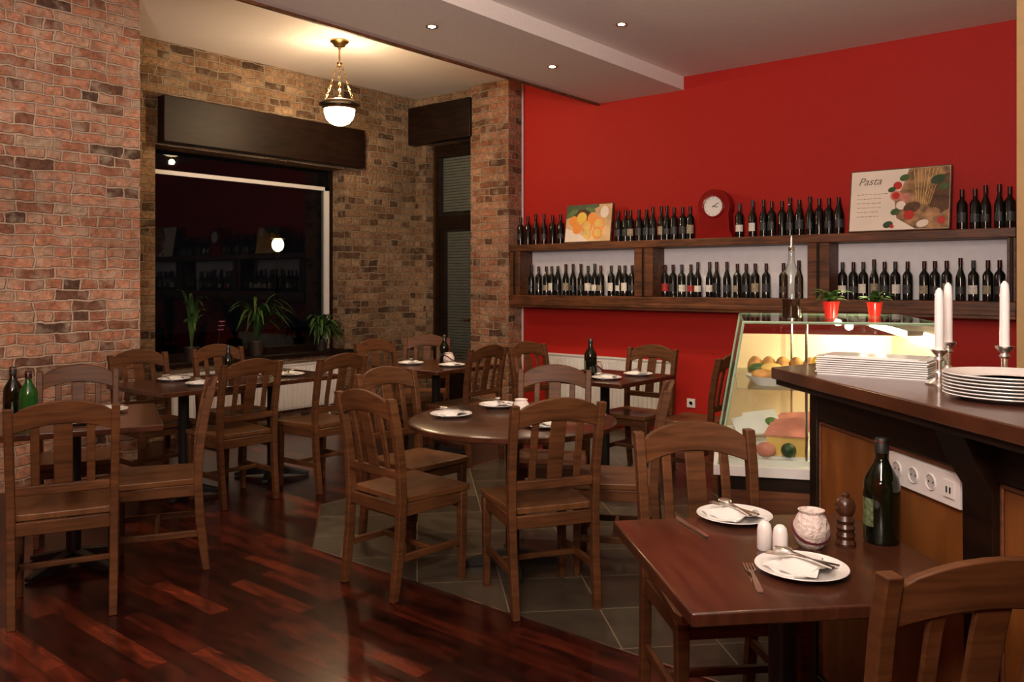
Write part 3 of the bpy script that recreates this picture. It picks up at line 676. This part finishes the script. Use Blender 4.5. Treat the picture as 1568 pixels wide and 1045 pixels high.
def candlestick(x,y,h=0.10,ch=0.19):
    b=MB(); b.lathe([(0.038,0),(0.039,0.004),(0.020,0.014),(0.009,0.022),(0.019,0.034),(0.008,0.044),(0.008,h-0.035),(0.015,h-0.028),(0.009,h-0.02),(0.022,h-0.006),(0.024,h),(0.013,h),(0.0,h-0.004)],'silver',28)
    b.lathe([(0.0125,h-0.004),(0.0122,h+ch*0.8),(0.010,h+ch-0.010),(0.003,h+ch),(0,h+ch)],'wax',20); b.tube([(0,0,h+ch-0.002),(0.001,0,h+ch+0.008)],0.001,'black',5)
    b.obj('candlestick',(x,y,ZB))
candlestick(-0.58,2.655,0.10,0.18); candlestick(-0.585,2.79,0.115,0.18); candlestick(-0.412,2.64,0.12,0.18)

# ------------------------------------------------------------------ deli display case
b=MB(); Wc,Dc=0.85,0.9; z0,z1=0.69,1.28; s=0.1
b.box((0.0,0.0,0.0),(Wc,Dc,z0-0.04),'dark'); b.box((-0.02,-0.02,z0-0.04),(Wc,Dc+0.02,z0),'white')
b.box((0.02,-0.004,0.10),(Wc-0.02,0,z0-0.10),'shelf')
def slab(pts,nrm,t,mat):
    nrm=Vector(nrm).normalized()*t; v=[Vector(q) for q in pts]; v2=[q+nrm for q in v]
    b.add(v+v2,[(0,1,2,3),(7,6,5,4),(0,4,5,1),(1,5,6,2),(2,6,7,3),(3,7,4,0)],mat)
slab([(0.0,0,z0),(Wc,0,z0),(Wc,0,z1),(s,0,z1)],(0,1,0),0.006,'glass')
slab([(0.0,Dc,z0),(0.0,0,z0),(s,0,z1),(s,Dc,z1)],(1,0,0),0.006,'glass')
slab([(0.0,Dc,z0),(Wc,Dc,z0),(Wc,Dc,z1),(s,Dc,z1)],(0,-1,0),0.006,'glass')
slab([(0.02,Dc-0.02,z0),(Wc-0.03,Dc-0.02,z0),(Wc-0.03,Dc-0.02,z1-0.10),(s,Dc-0.02,z1-0.10)],(0,-1,0),0.006,'casein')
b.box((s,0,z1),(Wc,Dc,z1+0.006),'glass')
for q0,q1 in (((0,0,z0),(s,0,z1)),((0,Dc,z0),(s,Dc,z1)),((s,0,z1),(s,Dc,z1)),((s,0,z1),(Wc,0,z1)),((s,Dc,z1),(Wc,Dc,z1)),((Wc,0,z0),(Wc,0,z1)),((Wc,Dc,z0),(Wc,Dc,z1)),((Wc,0,z1),(Wc,Dc,z1))): b.tube([q0,q1],0.006,'greenedge',6)
b.box((Wc-0.03,0,z0),(Wc,Dc,z1),'steel')
b.box((0.08,0.03,1.00),(0.62,Dc-0.03,1.006),'glass'); b.box((0.075,0.03,0.998),(0.08,Dc-0.03,1.008),'greenedge')
for yy in (0.05,Dc-0.05): b.tube([(0.35,yy,z0),(0.35,yy,z1)],0.006,'steel',8)
b.box((Wc-0.12,0.05,z1-0.05),(Wc-0.06,Dc-0.05,z1-0.03),'steel'); b.tube([(Wc-0.13,0.06,z1-0.045),(Wc-0.13,Dc-0.06,z1-0.045)],0.011,'tube',8)
b.box((0.03,0.04,z0),(0.80,Dc-0.04,z0+0.02),'white')
for (x,y) in ((0.12,0.10),(0.45,0.10),(0.12,0.5),(0.45,0.5)):
    b.box((x-0.05,y-0.03,z0+0.02),(x+0.24,y+0.30,z0+0.03),'white')
zz=z0+0.03
for k,(x,y,a) in enumerate(((0.13,0.14,0.5),(0.27,0.12,-0.2),(0.17,0.29,0.15),(0.30,0.30,-0.4))):
    TT=Matrix.Translation((x,y,zz))@Matrix.Rotation(a,4,'Z')
    b.prism([(-0.07,-0.03),(0.09,-0.03),(0.07,0.05),(-0.05,0.05)],0,0.05+0.03*(k%2),'napkin' if k!=1 else 'cheese',T=TT)
    b.loft([[(-0.08,-0.04,0.08),(0.10,-0.04,0.08),(0.10,-0.04,0.085),(-0.08,-0.04,0.085)],[(-0.06,0.06,0.13),(0.08,0.06,0.15),(0.08,0.06,0.155),(-0.06,0.06,0.135)]],'napkin' if k%2==0 else 'ham',T=TT)
b.ell((0.10,0.07,zz+0.03),(0.03,0.025,0.03),'tomato'); b.ell((0.22,0.21,zz+0.12),(0.03,0.04,0.02),'leafl'); b.ell((0.10,0.22,zz+0.10),(0.04,0.035,0.035),'bread'); b.ell((0.19,0.06,zz+0.03),(0.04,0.025,0.03),'ham'); b.ell((0.28,0.06,zz+0.03),(0.03,0.025,0.03),'leaf')
for (x,y,r,m) in ((0.50,0.14,0.045,'tomato'),(0.58,0.20,0.045,'tomato'),(0.48,0.24,0.04,'leafl'),(0.60,0.12,0.045,'tomato')): b.ell((x,y,zz+r),(r,r,r),m)
for k in range(5): b.ell((0.14+0.05*k,0.62+0.02*(k%2),zz+0.03),(0.035,0.10,0.03),'bread')
for k in range(5): b.box((0.44+0.045*k,0.5,zz),(0.475+0.045*k,0.75,zz+0.05),'ham')
zz=1.006
b.lathe([(0.02,0),(0.07,0.008),(0.11,0.04),(0.112,0.04),(0.07,0.0),(0,0)],'china',24,(0.22,0.18,zz))
for (x,y,z,m) in ((0.18,0.16,0.045,'bread'),(0.26,0.18,0.045,'ham'),(0.22,0.24,0.045,'bread'),(0.22,0.18,0.07,'cheese'),(0.17,0.22,0.065,'leafl')): b.ell((x,y,zz+z),(0.045,0.035,0.022),m)
for (x,y,z,m) in ((0.38,0.12,0.04,'lemon'),(0.46,0.16,0.04,'orange'),(0.42,0.22,0.04,'lemon'),(0.42,0.16,0.10,'lemon'),(0.22,0.55,0.04,'lemon'),(0.30,0.6,0.04,'orange'),(0.42,0.55,0.04,'lemon'),(0.54,0.2,0.04,'tomato'),(0.55,0.3,0.04,'orange')): b.ell((x,y,zz+z),(0.04,0.04,0.037),m)
for k in range(5): b.ell((0.16+0.06*k,0.42,zz+0.05),(0.035,0.08,0.05),'bread')
cs=b.obj('deli_display_case',(-1.534,3.207,0),R(25.1))
c0=Matrix.Translation((-1.534,3.207,0))@Matrix.Rotation(R(25.1),4,'Z')
for gy in (0.2,0.65):
    pl=c0@Vector((0.66,gy,1.21)); lamp('POINT','display_case_light',pl,11,(1,0.80,0.52),0.02)
b=MB(); b.lathe([(0,0),(0.038,0),(0.041,0.006),(0.041,0.175),(0.037,0.20),(0.018,0.235),(0.0135,0.255),(0.0135,0.300),(0.016,0.302),(0.011,0.305)],'decant',28)
b.lathe([(0,0.004),(0.037,0.004),(0.0375,0.085),(0,0.085)],'oilin',28); b.lathe([(0.012,0.295),(0.014,0.31),(0.006,0.315),(0.004,0.36),(0,0.36)],'steel',16)
b.obj('glass_oil_decanter',(-1.364,3.565,z1+0.006))
def leafstrip(b,base,az,L,w,h0,droop,mat,n=7):
    pts=[]
    for i in range(n+1):
        t=i/n; r=L*t*0.95*(0.25+0.75*t); z=h0*math.sin(min(1,t*1.1)*math.pi/2)-droop*t**3
        ww=w*max(0.0,math.sin(math.pi*min(1,0.08+t*0.92)))**0.8*(1 if t<1 else 0.02)
        c=Vector((math.cos(az)*r,math.sin(az)*r,z))+Vector(base); sd=Vector((-math.sin(az),math.cos(az),0))*ww
        pts.append((c-sd,c+Vector((0,0,-ww*0.35)),c+sd))
    vs=[q for p in pts for q in p]; fs=[]
    for i in range(n):
        for j in (0,1): a=i*3+j; fs.append((a,a+1,a+4,a+3))
    b.add(vs,fs,mat,True)
def potplant(name,loc,pr,ph,potmat,leaves,L,w,h,droop,mat,maxaz=None):
    b=MB(); b.lathe([(0,0),(pr*0.72,0),(pr,ph*0.92),(pr*1.06,ph*0.92),(pr*1.06,ph),(pr*0.9,ph),(pr*0.86,ph*0.9),(0,ph*0.9)],potmat,24)
    for k in range(leaves):
        az=random.uniform(0,2*math.pi) if maxaz is None else random.uniform(-maxaz,maxaz)
        f=random.uniform(0.6,1.0)
        leafstrip(b,(0,0,ph*0.85),az,L*f,w*random.uniform(0.7,1.1),h*random.uniform(0.5,1),droop*random.uniform(0.3,1),mat if k%3 else 'leafl')
    return b.obj(name,loc)
random.seed(5)
potplant('potted_succulent',(-1.27,3.79,z1+0.006),0.036,0.072,'redpot',16,0.12,0.020,0.075,0.035,'leafl')
potplant('potted_succulent',(-1.157,4.05,z1+0.006),0.034,0.066,'redpot',14,0.11,0.020,0.075,0.035,'leaf')
potplant('potted_palm',(-7.30,4.82,0.70),0.08,0.15,'terra',34,0.46,0.024,0.62,0.32,'leaf',maxaz=1.5)
potplant('potted_ivy',(-7.30,5.62,0.70),0.07,0.12,'terra',36,0.32,0.030,0.38,0.32,'leaf',maxaz=1.5)
potplant('potted_dracaena',(-7.30,4.12,0.70),0.07,0.13,'terra',16,0.22,0.022,0.62,0.15,'leaf',maxaz=1.5)
b=MB(); b.lathe([(0,0),(0.04,0),(0.055,0.1),(0.05,0.1),(0,0.09)],'pink',24)
for k in range(5): leafstrip(b,(0,0,0.09),R(72*k),0.14,0.022,0.06,0.06,'leaf')
b.tube([(0,0,0.09),(0.01,0.01,0.25),(0.04,0.02,0.36)],0.003,'leaf',6)
for k in range(3):
    for j in range(5): b.ell((0.02+0.012*k+0.018*math.cos(R(72*j)),0.015+0.018*math.sin(R(72*j)),0.28+0.04*k),(0.014,0.014,0.006),'pink',8,5)
b.obj('potted_orchid',(-7.28,4.38,0.70))
b=MB(); b.tube([(0,0,0),(0,0,1.95)],0.04,'black'); b.ell((0,0,2.08),(0.10,0.10,0.12),'street'); b.lathe([(0.13,2.18),(0.02,2.28),(0,2.28)],'black',16)
b.obj('street_lamp',(-11.95,8.30,-0.02))

# ------------------------------------------------------------------ world, camera
w=bpy.data.worlds.new('night'); sc.world=w; w.use_nodes=True
w.node_tree.nodes['Background'].inputs[0].default_value=(0.003,0.003,0.004,1); w.node_tree.nodes['Background'].inputs[1].default_value=1
cam=bpy.data.cameras.new('camera'); co=bpy.data.objects.new('camera',cam); sc.collection.objects.link(co)
cam.sensor_width=36; cam.sensor_fit='HORIZONTAL'; cam.lens=29.25; cam.shift_y=-0.0587; cam.clip_start=0.05
co.location=(0,0,1.45); co.rotation_euler=(R(90),0,R(39.5)); sc.camera=co
sc.view_settings.view_transform='Standard'
